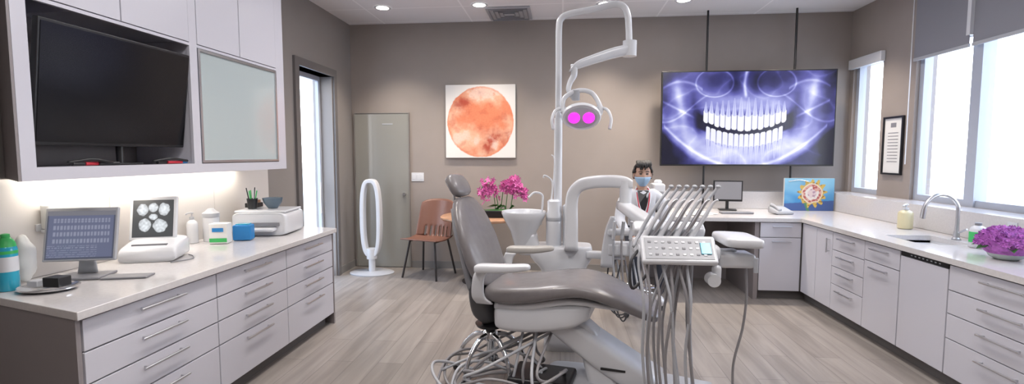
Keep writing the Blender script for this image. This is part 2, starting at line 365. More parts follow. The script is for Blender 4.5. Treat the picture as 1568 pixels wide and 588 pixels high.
loft('base_body',[((0,-.15,.035),(.16,0,0),(0,0,.034)),((0,-.12,.05),(.165,0,0),(0,0,.049)),((0,0,.065),(.165,0,0),(0,0,.064)),((0,.1,.07),(.16,0,0),(0,0,.069))],M['plw'],g,e=5)
box('slot',(0,-.1,.106),(.2,.02,.012),M['plg'],g)
box('screen_housing',(-.03,.06,.26),(.28,.03,.30),M['plw'],g,rot=(math.radians(-12),0,0),b=.012)
def bite(u,v):
    t=.05
    for (cx,cy,rx_,ry_) in [(.24,.74,.13,.17),(.50,.80,.12,.12),(.76,.74,.14,.17),(.30,.32,.15,.17),(.68,.30,.18,.18),(.5,.54,.1,.08)]:
        d=((u-cx)/rx_)**2+((v-cy)/ry_)**2+.35*noise.noise(Vector((u*9,v*9,cx)))
        if d<1: t=max(t,.42+.22*(1-d)+.22*noise.noise(Vector((u*16,v*16,0))))
    return (t*.95,t,t*1.05)
o=picture('display',(-.12,0,-.125),(.24,0,0),(0,0,.25),80,80,bite,mat_attr('scanner_image',1.3,.3),g); o.location=(-.03,.0435,.262); o.rotation_euler=(math.radians(-12),0,0)
tube('mouse_cable',[(.17,.05,.006),(.22,-.02,.006),(.24,-.12,.006),(.15,-.2,.006)],.004,M['plg'],g)
def bottle(name,x,y,z,r,h,mb,mc,label=None,pump=False):
    g=G(name,(x,y,z))
    lathe('body',[(r*.9,0),(r,h*.03),(r,h*.68),(r*.85,h*.76),(r*.35,h*.83),(r*.35,h*.86)],(0,0,0.001),mb,g)
    if label: lathe('label',[(r*1.01,h*.2),(r*1.015,h*.21),(r*1.015,h*.58),(r*1.01,h*.59)],(0,0,0.001),label,g)
    lathe('cap',[(r*.42,h*.84),(r*.42,h*.93),(r*.2,h*.94)],(0,0,0),mc,g,n=20)
    if pump:
        cyl('pump_stem',(0,0,h*.92),(0,0,h*1.06),r*.12,mc,g); tube('pump_nozzle',[(r*.3,0,h*1.06),(0,0,h*1.08),(-r*.5,-r*.4,h*1.07),(-r*.8,-r*.6,h*1.02)],r*.14,mc,g)
    return g
g=bottle('sanitizer_bottle',-2.80,2.22,.911,.043,.31,M['cyanliq'],M['greencap'],None,False)
lathe('label_white',[(.0435,.10),(.044,.105),(.044,.17),(.0435,.175)],(0,0,0),M['plw'],g)
lathe('green_collar',[(.0435,.19),(.044,.2),(.036,.245),(.028,.26),(.02,.27)],(0,0,0),M['greencap'],g)
g=G('white_plastic_bag',(-2.875,2.365,.911))
o=ball('bag',(0,0,.13),(.045,.05,.125),M['paper'],g,n=28)
for v in o.data.vertices: v.co*=1+.22*noise.noise(v.co*22+Vector((3,1,0)))
g=G('instrument_tray',(-2.61,2.25,.91)); lathe('dish',[(.001,.003),(.11,.003),(.135,.018),(.14,.02),(.14,.014),(.11,.0)],(0,0,.001),M['chrome'],g,sc=(1,.8,1))
bx('card_box',(.0,-.03,.02),(.09,.04,.07),M['blk'],g,b=.004); bx('small_box',(-.09,-.03,.02),(-.03,.03,.05),M['plm'],g,b=.004)
g=G('glove_box_holder'); bx('rail',(XL+.013,2.48,1.17),(XL+.025,2.80,1.21),M['plw'],g,b=.003)
bx('box_front',(XL+.026,2.50,1.18),(XL+.075,2.78,1.32),M['paper'],g,b=.01); bx('lip',(XL+.026,2.50,1.16),(XL+.08,2.78,1.178),M['plw'],g,b=.003)
g=G('wipes_canister',(-2.80,3.70,.91)); lathe('body',[(.058,0),(.06,.01),(.06,.19),(.055,.195)],(0,0,.001),M['plw'],g); lathe('lid',[(.062,.195),(.062,.225),(.04,.24),(.02,.262),(.001,.262)],(0,0,0),M['plm'],g)
bottle('spray_bottle',-2.87,3.58,.911,.04,.22,M['plw'],M['plm'],None,True)
g=G('tissue_box',(-2.65,3.60,.911),math.radians(15)); box('carton',(0,0,.08),(.13,.1,.155),M['paper'],g,b=.004); box('printed_band',(0,-.051,.03),(.125,.002,.03),M['greencap'],g); box('logo',(0.0,-.0525,.11),(.08,.002,.03),M['blue'],g)
g=G('blue_wipes_box',(-2.56,3.75,.911),math.radians(15)); box('carton',(0,0,.065),(.14,.10,.125),M['blue'],g,b=.012); box('lid',(0,0,.131),(.10,.07,.008),M['cyanliq'],g,b=.003)
g=G('desktop_printer',(-2.585,4.15,.91),math.radians(8))
loft('body',[((0,-.20,.1),(.19,0,0),(0,0,.09)),((0,-.17,.1),(.23,0,0),(0,0,.098)),((0,.17,.1),(.23,0,0),(0,0,.098)),((0,.2,.1),(.19,0,0),(0,0,.09))],M['plw'],g,e=7)
box('output_slot',(.05,-.205,.1),(.24,.02,.03),M['plg'],g); box('paper_tray',(-.02,-.23,.06),(.34,.1,.03),M['plw'],g,b=.01); box('scanner_lid',(0,0,.205),(.43,.36,.02),M['plw'],g,b=.008)
g=G('stationery_cup',(-2.70,4.09,1.128)); lathe('cup',[(.035,0),(.045,.09),(.042,.09),(.033,.005),(.001,.005)],(0,0,0),M['blk'],g)
for i in range(8):
    a=i*.8; cyl('pen_%d'%i,(.015*math.cos(a),.015*math.sin(a),.01),(.045*math.cos(a),.045*math.sin(a),.16+.012*(i%3)),.0045,[M['greencap'],M['plw'],M['blk']][i%3],g,n=8)
g=G('card_holder',(-2.77,4.22,1.128)); box('tray',(0,0,.02),(.1,.12,.04),M['blk'],g,b=.005); box('notes',(0,0,.05),(.07,.09,.03),M['wood'],g)
g=G('blue_grey_bowl',(-2.56,4.17,1.128)); lathe('bowl',[(.04,0),(.075,.05),(.085,.09),(.08,.09),(.07,.05),(.035,.008),(.001,.008)],(0,0,0),mat('slate',(.09,.13,.17),.35),g)
# ------------------------------------------------------------------ right base cabinets
g=G('base_cabinet_right')
FX=2.63; FY=5.66
SY0,SY1,SX0,SX1=4.08,4.55,2.78,3.15
multi('carcass_right',[((FX,1.7,.1),(3.34,SY0,.868)),((FX,SY0,.1),(3.34,SY1,.62)),((FX,SY1,.1),(3.34,6.59,.868))],M['dframe'],g)
multi('toe_kick',[((FX+.06,1.72,0),(3.34,6.59,.1)),((2.17,FY+.06,0),(FX+.06,6.59,.1))],M['dframe'],g)
multi('carcass_back',[((2.17,FY,.1),(FX,6.59,.868))],M['dframe'],g)
multi('near_end_panel',[((FX-.02,1.68,0),(3.34,1.7,.868))],M['taupe'],g)
multi('knee_space_side',[((2.12,FY-.01,0),(2.165,6.59,.868)),((.95,FY+.02,0),(1.0,6.59,.868)),((1.0,6.55,.0),(2.12,6.59,.868))],M['taupe'],g)
multi('countertop',[((FX-.04,1.68,.87),(3.348,SY0,.91)),((FX-.04,SY1,.87),(3.348,6.598,.91)),((FX-.04,SY0,.87),(SX0,SY1,.91)),((SX1,SY0,.87),(3.348,SY1,.91)),((.93,FY-.04,.87),(FX-.04,6.598,.91))],M['counter'],g)
def front(n,y0,y1,z0,z1,m='white'): bx(n,(FX-.02,y0+.003,z0+.003),(FX-.0005,y1-.003,z1-.003),M[m],g,b=.002)
front('corner_door_1',5.33,5.63,.105,.862); front('corner_door_2',5.03,5.33,.105,.862)
handle('hc',(FX-.02,5.08,.72),.14,'z',(-1,0,0),g)
r4=[.862,.69,.53,.36,.105]
for a,b_,nm in [(4.52,5.03,'a'),(2.72,3.58,'c'),(1.72,2.72,'d')]:
    for r in range(4):
        front('drawer_%s_%d'%(nm,r),a,b_,r4[r+1],r4[r]); handle('h_%s_%d'%(nm,r),(FX-.02,(a+b_)/2,r4[r]-.05),min(.3,(b_-a)*.5),'y',(-1,0,0),g)
front('sink_false_front',4.07,4.52,.70,.862); front('sink_door',4.07,4.52,.105,.70)
handle('hs1',(FX-.02,4.3,.815),.22,'y',(-1,0,0),g); handle('hs2',(FX-.02,4.3,.655),.22,'y',(-1,0,0),g)
front('dishwasher_panel',3.585,4.065,.105,.83); bx('dishwasher_control_strip',(FX-.018,3.588,.832),(FX-.001,4.062,.864),M['blk'],g)
for i in range(8): bx('button_%d'%i,(FX-.02,3.66+i*.04,.844),(FX-.018,3.675+i*.04,.852),M['plm'],g)
bx('back_drawer',(2.175,FY-.02,.70),(2.60,FY-.0005,.862),M['white'],g,b=.002); bx('back_door',(2.175,FY-.02,.105),(2.60,FY-.0005,.694),M['white'],g,b=.002)
handle('hb1',(2.39,FY-.02,.82),.2,'x',(0,-1,0),g); handle('hb2',(2.39,FY-.02,.655),.2,'x',(0,-1,0),g)
multi('sink_bowl',[((SX0+.001,SY0+.001,.84),(SX1-.001,SY1-.001,.85)),((SX0-.008,SY0-.008,.78),(SX0,SY1+.008,.869)),((SX1,SY0-.008,.78),(SX1+.008,SY1+.008,.869)),((SX0,SY0-.008,.78),(SX1,SY0,.869)),((SX0,SY1,.78),(SX1,SY1+.008,.869))],M['plw'],g)
cyl('drain',(2.96,4.3,.851),(2.96,4.3,.855),.04,M['chrome'],g)
g=G('gooseneck_faucet',(3.2,4.34,.91))
lathe('escutcheon',[(.03,0),(.03,.01),(.022,.018),(.02,.06),(.018,.07)],(0,0,.001),M['steel'],g)
tube('spout',[(0,0,.05),(0,0,.2),(-.01,0,.29),(-.08,0,.36),(-.17,0,.36),(-.24,0,.30),(-.26,0,.22)],.014,M['steel'],g)
cyl('spray_head',(-.255,0,.25),(-.265,0,.17),.018,M['steel'],g); cyl('lever',(0,-.02,.06),(0,-.1,.1),.007,M['steel'],g)
bottle('soap_dispenser',3.2,4.95,.911,.06,.21,M['soap'],M['plw'],None,True)
bottle('lotion_bottle',3.08,3.98,.911,.05,.2,M['plw'],M['plg'],M['greencap'])
g=G('sink_side_dispenser',(3.15,3.84,.911)); box('box',(0,0,.06),(.07,.05,.12),M['plw'],g,b=.008); box('face',(-.036,0,.07),(.002,.035,.07),M['blk'],g)
def blossom(c,r,k=5,up=0):
    V=[];F=[]
    ax=Vector((random.uniform(-1,1),random.uniform(-1.3,-.2),random.uniform(-.2,.8)+up)).normalized(); u=ax.orthogonal().normalized(); w=ax.cross(u); c=Vector(c)
    for i in range(k):
        a=2*math.pi*i/k; d=u*math.cos(a)+w*math.sin(a); e=u*math.cos(a+.5)+w*math.sin(a+.5); f_=u*math.cos(a-.5)+w*math.sin(a-.5); b0=len(V)
        V+=[c,c+f_*r*.6+ax*r*.15,c+d*r+ax*r*.05,c+e*r*.6+ax*r*.15]; F.append((b0,b0+1,b0+2,b0+3))
    return V,F
g=G('purple_flower_bowl',(2.93,3.55,.91))
lathe('bowl',[(.06,0),(.09,.02),(.11,.06),(.105,.095),(.1,.095),(.1,.06),(.08,.02),(.001,.015)],(0,0,.001),mat('bowl_glass',(.45,.52,.5),.08),g)
V=[];F=[]
for i in range(340):
    a=random.uniform(0,2*math.pi); t=math.acos(random.uniform(0,1)); rr=.14
    c=(rr*1.1*math.sin(t)*math.cos(a),rr*1.1*math.sin(t)*math.sin(a),.10+rr*.8*math.cos(t)); v,f_=blossom(c,.022)
    k=len(V); V+=v; F+=[tuple(k+q for q in x) for x in f_]
mesh('petals',V,F,M['purple'],g); ball('flower_core',(0,0,.1),(.135,.135,.09),M['purple'],g)
for i in range(6):
    a=i*1.05; mesh('leaf_%d'%i,[(.05*math.cos(a),.05*math.sin(a),.09),(.15*math.cos(a-.2),.15*math.sin(a-.2),.1),(.19*math.cos(a),.19*math.sin(a),.07),(.15*math.cos(a+.2),.15*math.sin(a+.2),.1)],[(0,1,2,3)],M['green'],g)
g=G('framed_certificate')
multi('frame',[((XR-.025,5.72,1.38),(XR-.002,6.05,1.40)),((XR-.025,5.72,2.0),(XR-.002,6.05,2.02)),((XR-.025,5.72,1.4),(XR-.002,5.74,2.0)),((XR-.025,6.03,1.4),(XR-.002,6.05,2.0))],M['blk'],g)
multi('mat_board',[((XR-.012,5.74,1.4),(XR-.003,6.03,2.0))],M['paper'],g)
multi('text_lines',[((XR-.0135,5.80,1.52+i*.035),(XR-.0125,5.97,1.528+i*.035)) for i in range(10)]+[((XR-.0135,5.84,1.9),(XR-.0125,5.93,1.95))],M['plg'],g)
g=G('wall_outlet'); bx('plate',(3.34,3.98,.98),(3.349,4.06,1.1),M['plw'],g,b=.002)
# ------------------------------------------------------------------ back wall objects
def sstep(a,b,x):
    t=max(0,min(1,(x-a)/(b-a))); return t*t*(3-2*t)
def gs(d,w): return math.exp(-(d/w)**2)
def water(u,v):
    x,y=(u-.5),(v-.49)
    r=math.sqrt(x*x+(y*.98)**2)+.010*noise.noise(Vector((u*7,v*7,3)))+.006*noise.noise(Vector((u*30,v*30,3)))
    n1=noise.fractal(Vector((u*2.6,v*2.6,1)),1,2,6); n2=noise.fractal(Vector((u*6,v*6,9)),1,2,6); n3=noise.noise(Vector((u*45,v*45,4)))
    W=Vector((.70,.68,.66))
    e=1-sstep(.468,.480,r)
    if e<=0: return tuple(W)
    a=Vector((.72,.40,.27)); b=Vector((.64,.20,.10)); d=Vector((.36,.035,.015))
    c=a.lerp(b,sstep(-.35,.45,n1))
    reg=.55*gs(math.hypot(x-.22,y+.25),.20)+.30*gs(math.hypot(x+.25,y-.22),.16)+.22*gs(math.hypot(x-.02,y-.42),.16)
    c=c.lerp(d,max(0,min(.9,reg*(1+1.8*n2)+.25*sstep(.15,.6,n2))))
    c=c.lerp(W,.35*sstep(.25,.6,-n1-.4*n2))
    c=c.lerp(b,.5*sstep(.44,.47,r)); c=c*(1+.10*n3)
    return tuple(W.lerp(c,e))
g=G('watercolor_canvas')
bx('stretcher',(-1.59,YB-.045,1.56),(-.63,YB-.003,2.55),M['paper'],g)
picture('painting',(-1.59,YB-.046,1.56),(.96,0,0),(0,0,.99),190,190,water,mat_attr('watercolor_paint',0,.7),g)
g=G('light_switch_plate'); bx('plate',(-2.10,YB-.008,1.23),(-1.92,YB-.001,1.35),M['plw'],g,b=.002)
for i in range(3): bx('rocker_%d'%i,(-2.085+i*.055,YB-.012,1.255),(-2.045+i*.055,YB-.008,1.325),M['plw'],g,b=.002)
g=G('bladeless_tower_fan',(-2.55,6.42,0))
lathe('base_disc',[(.3,0),(.3,.012),(.28,.02),(.06,.03),(.001,.03)],(0,0,.001),M['plm'],g,sc=(1,.75,1))
cyl('stem',(0,0,.03),(0,0,.25),.045,M['plw'],g)
loop=[(.115*math.copysign(abs(math.cos(2*math.pi*i/48))**.6,math.cos(2*math.pi*i/48)),0,.75+.50*math.copysign(abs(math.sin(2*math.pi*i/48))**.8,math.sin(2*math.pi*i/48))) for i in range(48)]
V=[];F=[]
for i,(x,_,z) in enumerate(loop):
    d=Vector((x*9,0,(z-.75)*1.2)); d.normalize()
    for (o_,yy) in [(.028,-.05),(.028,.06),(-.028,.06),(-.028,-.05)]:
        V.append((x+d.x*o_,yy,z+d.z*o_))
for i in range(48):
    for j in range(4): F.append((i*4+j,i*4+(j+1)%4,((i+1)%48)*4+(j+1)%4,((i+1)%48)*4+j))
o=mesh('air_loop',V,F,M['plw'],g,smooth=True); bev(o,.012,3)
cyl('lower_body',(0,0,.2),(0,0,.34),.07,M['plw'],g)
g=G('shell_side_chair',(-1.74,6.36,0),math.radians(-18))
def shellpt(u,v):
    if v<.5:
        t=v/.5; y=-.26+.46*t; z=.50-.03*math.sin(t*math.pi)+ .02*(1-t); w=.27
    else:
        t=(v-.5)/.5; y=.20+.12*t; z=.50+.50*t; w=.27-.02*t
    if v<.5: z+=.05*abs(u)**3*(v/.5)
    else: y-=.12*abs(u)**2*(1-.2*(v-.5)/.5)
    if v>.9: z-=.05*((v-.9)/.1)*abs(u)**4
    return (u*w,y,z)
NX,NY=24,30; V=[shellpt(-1+2*i/NX,j/NY) for j in range(NY+1) for i in range(NX+1)]; F=[]
for j in range(NY):
    for i in range(NX):
        if 15<=j<=18 and i%3==1 and 2<i<NX-2: continue
        F.append((j*(NX+1)+i,j*(NX+1)+i+1,(j+1)*(NX+1)+i+1,(j+1)*(NX+1)+i))
o=mesh('shell',V,F,M['brown'],g,smooth=True); md=o.modifiers.new('s','SOLIDIFY'); md.thickness=.014
for i,(a,b_) in enumerate([(-1,-1),(1,-1),(-1,1),(1,1)]): cyl('leg_%d'%(i+1),(a*.19,b_*.16,.48),(a*.26,b_*.24,0),.014,M['leg'],g,n=10)
for s in (-1,1): cyl('rail_%d'%s,(s*.19,-.17,.475),(s*.19,.17,.475),.01,M['leg'],g,n=8)
g=G('round_side_table',(-.98,6.15,0))
lathe('top',[(.001,.80),(.52,.80),(.535,.815),(.535,.83),(.525,.838),(.001,.838)],(0,0,0),M['wood'],g,n=64)
cyl('pedestal',(0,0,.02),(0,0,.80),.035,M['leg'],g); lathe('foot',[(.27,0),(.27,.01),(.05,.03),(.001,.03)],(0,0,0.001),M['leg'],g)
g=G('potted_orchid',(-.74,6.0,.838))
prism('planter',[(-.26,-.08),(.26,-.08),(.26,.08),(-.26,.08)],.001,.085,M['blk'],g,b=.008)
ball('moss',(0,0,.08),(.22,.065,.02),M['green'],g)
V=[];F=[]
for si,(dx,sgn,hh) in enumerate([(-.06,-1,.42),(-.02,-1,.32),(.06,1,.44),(.12,1,.36),(.0,1,.40)]):
    top=hh; pts=[(dx,0,.07),(dx+.02*sgn,0,top*.6),(dx+.05*sgn,-.02,top),(dx+.12*sgn,-.05,top+.02),(dx+.17*sgn,-.06,top-.08)]
    tube('stem_%d'%si,pts,.005,M['green'],g)
    cp=catmull(pts,10)
    for q in range(17,len(cp)):
        for _ in range(2 if sgn>0 else 1):
            c=cp[q]+Vector((random.uniform(-.045,.045),random.uniform(-.05,.01),random.uniform(-.06,.03)))
            v,f_=blossom(c,.044); k=len(V); V+=v; F+=[tuple(k+z for z in x) for x in f_]
mesh('blossoms',V,F,M['pink'],g)
for i in range(7):
    a=i*.9; mesh('leaf_%d'%i,[(0+.03*i-.09,0,.08),(.09*math.cos(a)+.03*i-.09,.04*math.sin(a)-.02,.16),(.2*math.cos(a)+.03*i-.09,.08*math.sin(a),.12),(.1*math.cos(a)+.03*i-.07,.04*math.sin(a)+.03,.14)],[(0,1,2,3)],M['green'],g)
# ------------------------------------------------------------------ X-ray TV
def ramp(t):
    t=max(0,min(1,t)); K=[(0,(.004,.004,.02)),(.25,(.03,.03,.15)),(.45,(.11,.11,.42)),(.65,(.30,.31,.70)),(.82,(.60,.62,.92)),(1,(1,1,1))]
    for (a,ca),(b,cb) in zip(K,K[1:]):
        if t<=b: q=(t-a)/(b-a); return tuple(ca[i]+(cb[i]-ca[i])*q for i in range(3))
    return K[-1][1]
UW=[0,.085,.155,.225,.29,.355,.425,.485]; LW=[0,.058,.118,.185,.255,.325,.395,.45]
def xray(u,v):
    x=(u-.485)*2; y=v; ax=abs(x)
    n1=noise.fractal(Vector((u*4,v*3,2)),1,2,5); rd=(1-abs(noise.noise(Vector((u*6,v*5,7)))))**7; n4=noise.fractal(Vector((u*14,v*10,5)),1,2,3)
    I=.40+.14*n1+.14*rd+.05*n4
    I-=.34*gs(ax-1.03,.14)+.12*gs(y-1,.10)
    I+=.32*gs(y-(.08+.42*x*x),.16)
    I+=.26*gs(y-(-.03+.50*x*x),.02)*(ax<.95)
    I-=.34*sstep(0,.08,(-.06+.48*x*x)-y)
    I+=.30*gs(x,.52)*gs(y-.66,.13)
    for s in (-1,1):
        sx=x*s
        I-=.30*gs(sx-.12,.07)*gs(y-.88,.11)
        d=math.hypot((sx-.36)/.22,(y-.88)/.15); I-=.20*gs(d,.75); I+=.22*gs(d-1,.05)
        I+=.20*gs(y-(.90-.35*(sx-.75)**2*4),.015)*(.5<sx<.97)
        I+=.30*gs(sx-(.72+.22*(y-.5)),.05)*gs(y-.62,.26)
        I-=.22*gs(sx-(.585+.08*(y-.5)),.045)*gs(y-.66,.14)
        I+=.22*gs(y-(.24+.46*sx),.014)*sstep(.55,.65,sx)*(sx<.97)
        I+=.18*gs(y-(.62+.16*math.sin(sx*5)),.012)*sstep(.40,.5,sx)
        I+=.20*gs(math.hypot((sx-.80)/.10,(y-.80)/.12),.8)
        I-=.16*gs(sx-.92,.06)*gs(y-.40,.25)
    I+=.40*gs(x-.01*math.sin(y*20),.020)*sstep(.70,.76,y)
    bt=.345+.10*(ax/.47)**2
    if ax<.60:
        op=.016+.05*sstep(.25,.5,ax)
        I*=1-.93*(1-sstep(op,op+.03,abs(y-bt)))*(1-sstep(.53,.58,ax))
        I*=1-.92*gs(math.hypot((ax-.54)/.05,(y-bt-.0)/.14),.85)
    if ax<.485:
        i=max(k for k in range(7) if UW[k]<=ax); w=UW[i+1]-UW[i]; fr=abs((ax-UW[i])/w-.5)*2
        b0=bt+.014+.028*fr**4+.010*(i%2); cr=b0+.155-.008*i; rt=cr+.21-.015*i
        if y>b0:
            if y<cr: e=1-sstep(.82,1.0,fr); I=I*(1-e)+e*.97; I-=.34*sstep(.88,1,fr)
            elif y<rt:
                t=(y-cr)/(rt-cr); lm=.86-.6*t; e=(1-sstep(lm-.15,lm,fr))*(1-.5*t); I=I*(1-e)+e*max(I,.86-.12*gs(fr,.15)); I-=.12*gs(fr-lm-.06,.06)*(1-t)
    if ax<.45:
        i=max(k for k in range(7) if LW[k]<=ax); w=LW[i+1]-LW[i]; fr=abs((ax-LW[i])/w-.5)*2
        b0=bt-.016-.022*fr**4; cr=b0-.135; rt=cr-.19
        if y<b0:
            if y>cr: e=1-sstep(.80,1,fr); I=I*(1-e)+e*.94; I-=.34*sstep(.86,1,fr)
            elif y>rt:
                t=(cr-y)/(cr-rt); lm=.84-.55*t; e=(1-sstep(lm-.15,lm,fr))*(1-.4*t); I=I*(1-e)+e*max(I,.85-.12*gs(fr,.15)); I-=.14*gs(fr-lm-.06,.07)*(1-t)
    return ramp(I)
g=G('suspended_television')
TX0,TX1,TZ0,TZ1,TY=1.25,3.34,1.46,2.645,6.5
bx('bezel',(TX0,TY,TZ0),(TX1,TY+.05,TZ1),M['blk'],g,b=.004)
picture('xray_image',(TX0+.015,TY-.001,TZ0+.02),(TX1-TX0-.03,0,0),(0,0,TZ1-TZ0-.035),440,250,xray,mat_attr('xray_screen',1.05,.25),g)
for x in (1.81,2.87): cyl('ceiling_pole',(x,TY+.075,.912),(x,TY+.075,ZC),.013,M['blk'],g,n=12)
multi('mount_bracket',[((1.78,TY+.05,1.7),(2.9,TY+.07,1.75)),((1.78,TY+.05,2.3),(2.9,TY+.07,2.35))],M['blk'],g)
def virus(u,v):
    x,y=(u-.56)*1.45,(v-.54); r=math.hypot(x,y); a=math.atan2(y,x)
    wob=.03*noise.noise(Vector((math.cos(a)*2,math.sin(a)*2,0)))
    bg=Vector((.05,.24,.50)).lerp(Vector((.22,.48,.65)),sstep(.2,1,v+.3*noise.noise(Vector((u*4,v*4,0)))))
    if v<.22+.1*u: bg=Vector((.05,.10,.28))
    spk=.38+.07*noise.noise(Vector((math.cos(a)*6,math.sin(a)*6,2)))+.05*math.sin(a*13)
    n=noise.noise(Vector((u*16,v*16,0)))
    if r<.13+wob: return (.62,.50,.50) if n>-.1 else (.38,.25,.32)
    if r<.20+wob and not (.4<a<1.5): return (.66,.62,.58)
    if r<.27+wob: return (.36,.08,.08) if n>.05 else (.58,.32,.26)
    if r<.31+wob: return (.66,.56,.40)
    if r<spk: return (.55,.38,.08) if n>-.25 else (.28,.14,.03)
    if abs(x+.1+.4*(v))<.04 and v<.35: return (.08,.22,.10)
    return tuple(bg)
g=G('virus_artwork_canvas',(2.74,6.42,.912))
bx('stretcher',(0,0,0),(.58,.03,.40),M['paper'],g)
picture('painting',(0,-.001,0),(.58,0,0),(0,0,.40),140,100,virus,mat_attr('artwork_paint',0,.5),g)
tube('brush_handle',[(.28,-.006,.36),(.16,-.008,.38),(.04,-.008,.36)],.006,M['chrome'],g)
g=G('flat_monitor',(2.06,6.40,.912),math.radians(-8)); box('bezel',(0,0,.24),(.34,.03,.26),M['blk'],g,b=.005); box('screen',(0,-.016,.245),(.31,.002,.22),M['plg'],g); cyl('neck',(0,.02,.01),(0,.02,.15),.02,M['blk'],g); box('foot',(0,0,.008),(.2,.16,.014),M['blk'],g,b=.004)
g=G('desk_phone',(2.55,6.05,.912),math.radians(10)); loft('body',[((0,-.09,.02),(.1,0,0),(0,0,.018)),((0,.09,.045),(.1,0,0),(0,0,.042))],M['plm'],g,e=5); tube('handset',[(-.06,-.08,.05),(-.065,0,.085),(-.06,.09,.10)],[.02,.013,.02],M['plm'],g)
g=G('paper_stack')
for i,(x,y,a) in enumerate([(1.62,5.95,.1),(1.55,5.92,-.2),(1.66,6.0,.3)]): box('sheet_%d'%i,(x,y,.914+i*.003),(.21,.28,.002),M['paper'],g,rot=(0,0,a))
g=G('coffee_machine',(1.17,6.2,.912)); box('body',(0,.05,.17),(.15,.16,.34),M['plm'],g,b=.015); box('brew_head',(0,-.07,.29),(.13,.12,.09),M['plw'],g,b=.012); box('drip_tray',(0,-.07,.015),(.13,.14,.03),M['blk'],g,b=.005); lathe('water_tank',[(.05,.1),(.05,.36),(.03,.38),(.001,.38)],(0.02,.1,0),M['plw'],g)
g=G('keyboard'); box('keys',(2.05,6.05,.922),(.36,.12,.018),M['plg'],g,b=.004)
# ------------------------------------------------------------------ dental chair
g=G('dental_patient_chair',(0,3.4,0),math.radians(-12))
def S(x,z,hw,ht,tx,tz,y=0):
    t=Vector((tx,0,tz)).normalized(); nrm=Vector((-t.z,0,t.x)); return ((x,y,z),(0,hw,0),tuple(nrm*ht))
loft('seat_cushion',[S(-.50,.66,.16,.035,1,-.1),S(-.47,.655,.23,.06,1,0),S(-.35,.655,.27,.072,1,.1),S(-.15,.68,.28,.07,1,.15),S(.02,.715,.28,.064,1,.12),S(.16,.73,.27,.058,1,-.03),S(.30,.705,.255,.053,1,-.25),S(.45,.65,.235,.047,1,-.38),S(.58,.598,.215,.04,1,-.4),S(.645,.573,.17,.032,1,-.4),S(.66,.567,.12,.02,1,-.4)],M['vinyl'],g,e=3.2,sub=5)
loft('seat_pan',[S(-.42,.57,.2,.03,1,0),S(-.2,.585,.22,.035,1,.12),S(.1,.64,.2,.03,1,.05),S(.42,.615,.17,.02,1,-.36)],M['plw'],g,e=4)
loft('backrest_cushion',[S(-.49,.69,.15,.03,-.1,1),S(-.51,.72,.22,.05,-.15,1),S(-.54,.80,.27,.062,-.3,1),S(-.585,.93,.29,.06,-.35,1),S(-.635,1.06,.28,.054,-.38,1),S(-.685,1.18,.24,.045,-.42,1),S(-.72,1.26,.17,.038,-.4,1),S(-.735,1.29,.1,.025,-.3,1)],M['vinyl'],g,e=3,sub=5)
loft('backrest_shell',[S(-.56,.56,.13,.03,-.1,1),S(-.60,.68,.2,.035,-.25,1),S(-.645,.90,.23,.03,-.35,1),S(-.71,1.08,.2,.025,-.38,1),S(-.765,1.22,.12,.02,-.4,1)],M['plg'],g,e=3.5)
loft('backrest_lower_cover',[S(-.49,.42,.14,.05,-.3,1),S(-.53,.50,.19,.08,-.3,1),S(-.56,.62,.21,.07,-.2,1),S(-.58,.72,.2,.04,-.3,1)],M['vinyl_d'],g,e=3.5)
loft('headrest_pad',[S(-.725,1.30,.07,.025,-.35,1),S(-.735,1.325,.12,.042,-.4,1),S(-.765,1.38,.135,.045,-.55,1),S(-.80,1.43,.12,.04,-.7,1),S(-.815,1.45,.08,.02,-.8,1)],M['vinyl'],g,e=2.8)
cyl('headrest_stem_1',(-.76,.05,1.16),(-.79,.05,1.38),.008,M['chrome'],g,n=10); cyl('headrest_stem_2',(-.76,-.05,1.16),(-.79,-.05,1.38),.008,M['chrome'],g,n=10)
for s,nm in ((-1,'near'),(1,'far')):
    loft('armrest_pad_'+nm,[((-.50,s*.335,.855),(0,.03,0),(0,0,.022)),((-.46,s*.335,.86),(0,.042,0),(0,0,.03)),((-.28,s*.335,.87),(0,.042,0),(0,0,.028)),((-.16,s*.335,.885),(0,.035,0),(0,0,.022)),((-.13,s*.335,.885),(0,.02,0),(0,0,.012))],M['plw'] if s<0 else M['cream'],g,e=3)
    loft('armrest_bracket_'+nm,[((-.46,s*.31,.84),(.045,0,0),(0,.018,0)),((-.49,s*.31,.78),(.04,0,0),(0,.018,0)),((-.50,s*.29,.66),(.045,0,0),(0,.018,0)),((-.47,s*.25,.60),(.06,0,0),(0,.02,0))],M['plw'],g,e=4)
loft('under_seat_body',[((-.43,0,.50),(0,.17,0),(0,0,.05)),((-.38,0,.49),(0,.23,0),(0,0,.085)),((-.15,0,.50),(0,.235,0),(0,0,.095)),((.1,0,.54),(0,.22,0),(0,0,.085)),((.22,0,.57),(0,.18,0),(0,0,.05))],M['plw'],g,e=5)
loft('lift_arm',[((-.02,0,.46),(0,.14,0),(.03,0,.06)),((.12,0,.38),(0,.145,0),(.04,0,.075)),((.38,0,.22),(0,.15,0),(.04,0,.085)),((.66,-.02,.09),(0,.16,0),(.03,0,.07))],M['plw'],g,e=5)
loft('lift_arm_rear',[((.0,.0,.50),(0,.1,0),(.05,0,0.02)),((.18,.0,.40),(0,.1,0),(.07,0,.02)),((.3,.0,.12),(0,.13,0),(.1,0,.02)),((.34,0,.01),(0,.15,0),(.12,0,0.01))],M['plw'],g,e=5)
loft('floor_base',[((-.1,0,.04),(0,.15,0),(0,0,.038)),((0,0,.045),(0,.2,0),(0,0,.043)),((.6,0,.045),(0,.22,0),(0,0,.043)),((1.0,0,.04),(0,.18,0),(0,0,.038))],M['plm'],g,e=6)
bx('floor_box_cover',(-.30,-.30,.002),(.12,.0,.13),M['blk'],g,b=.02)
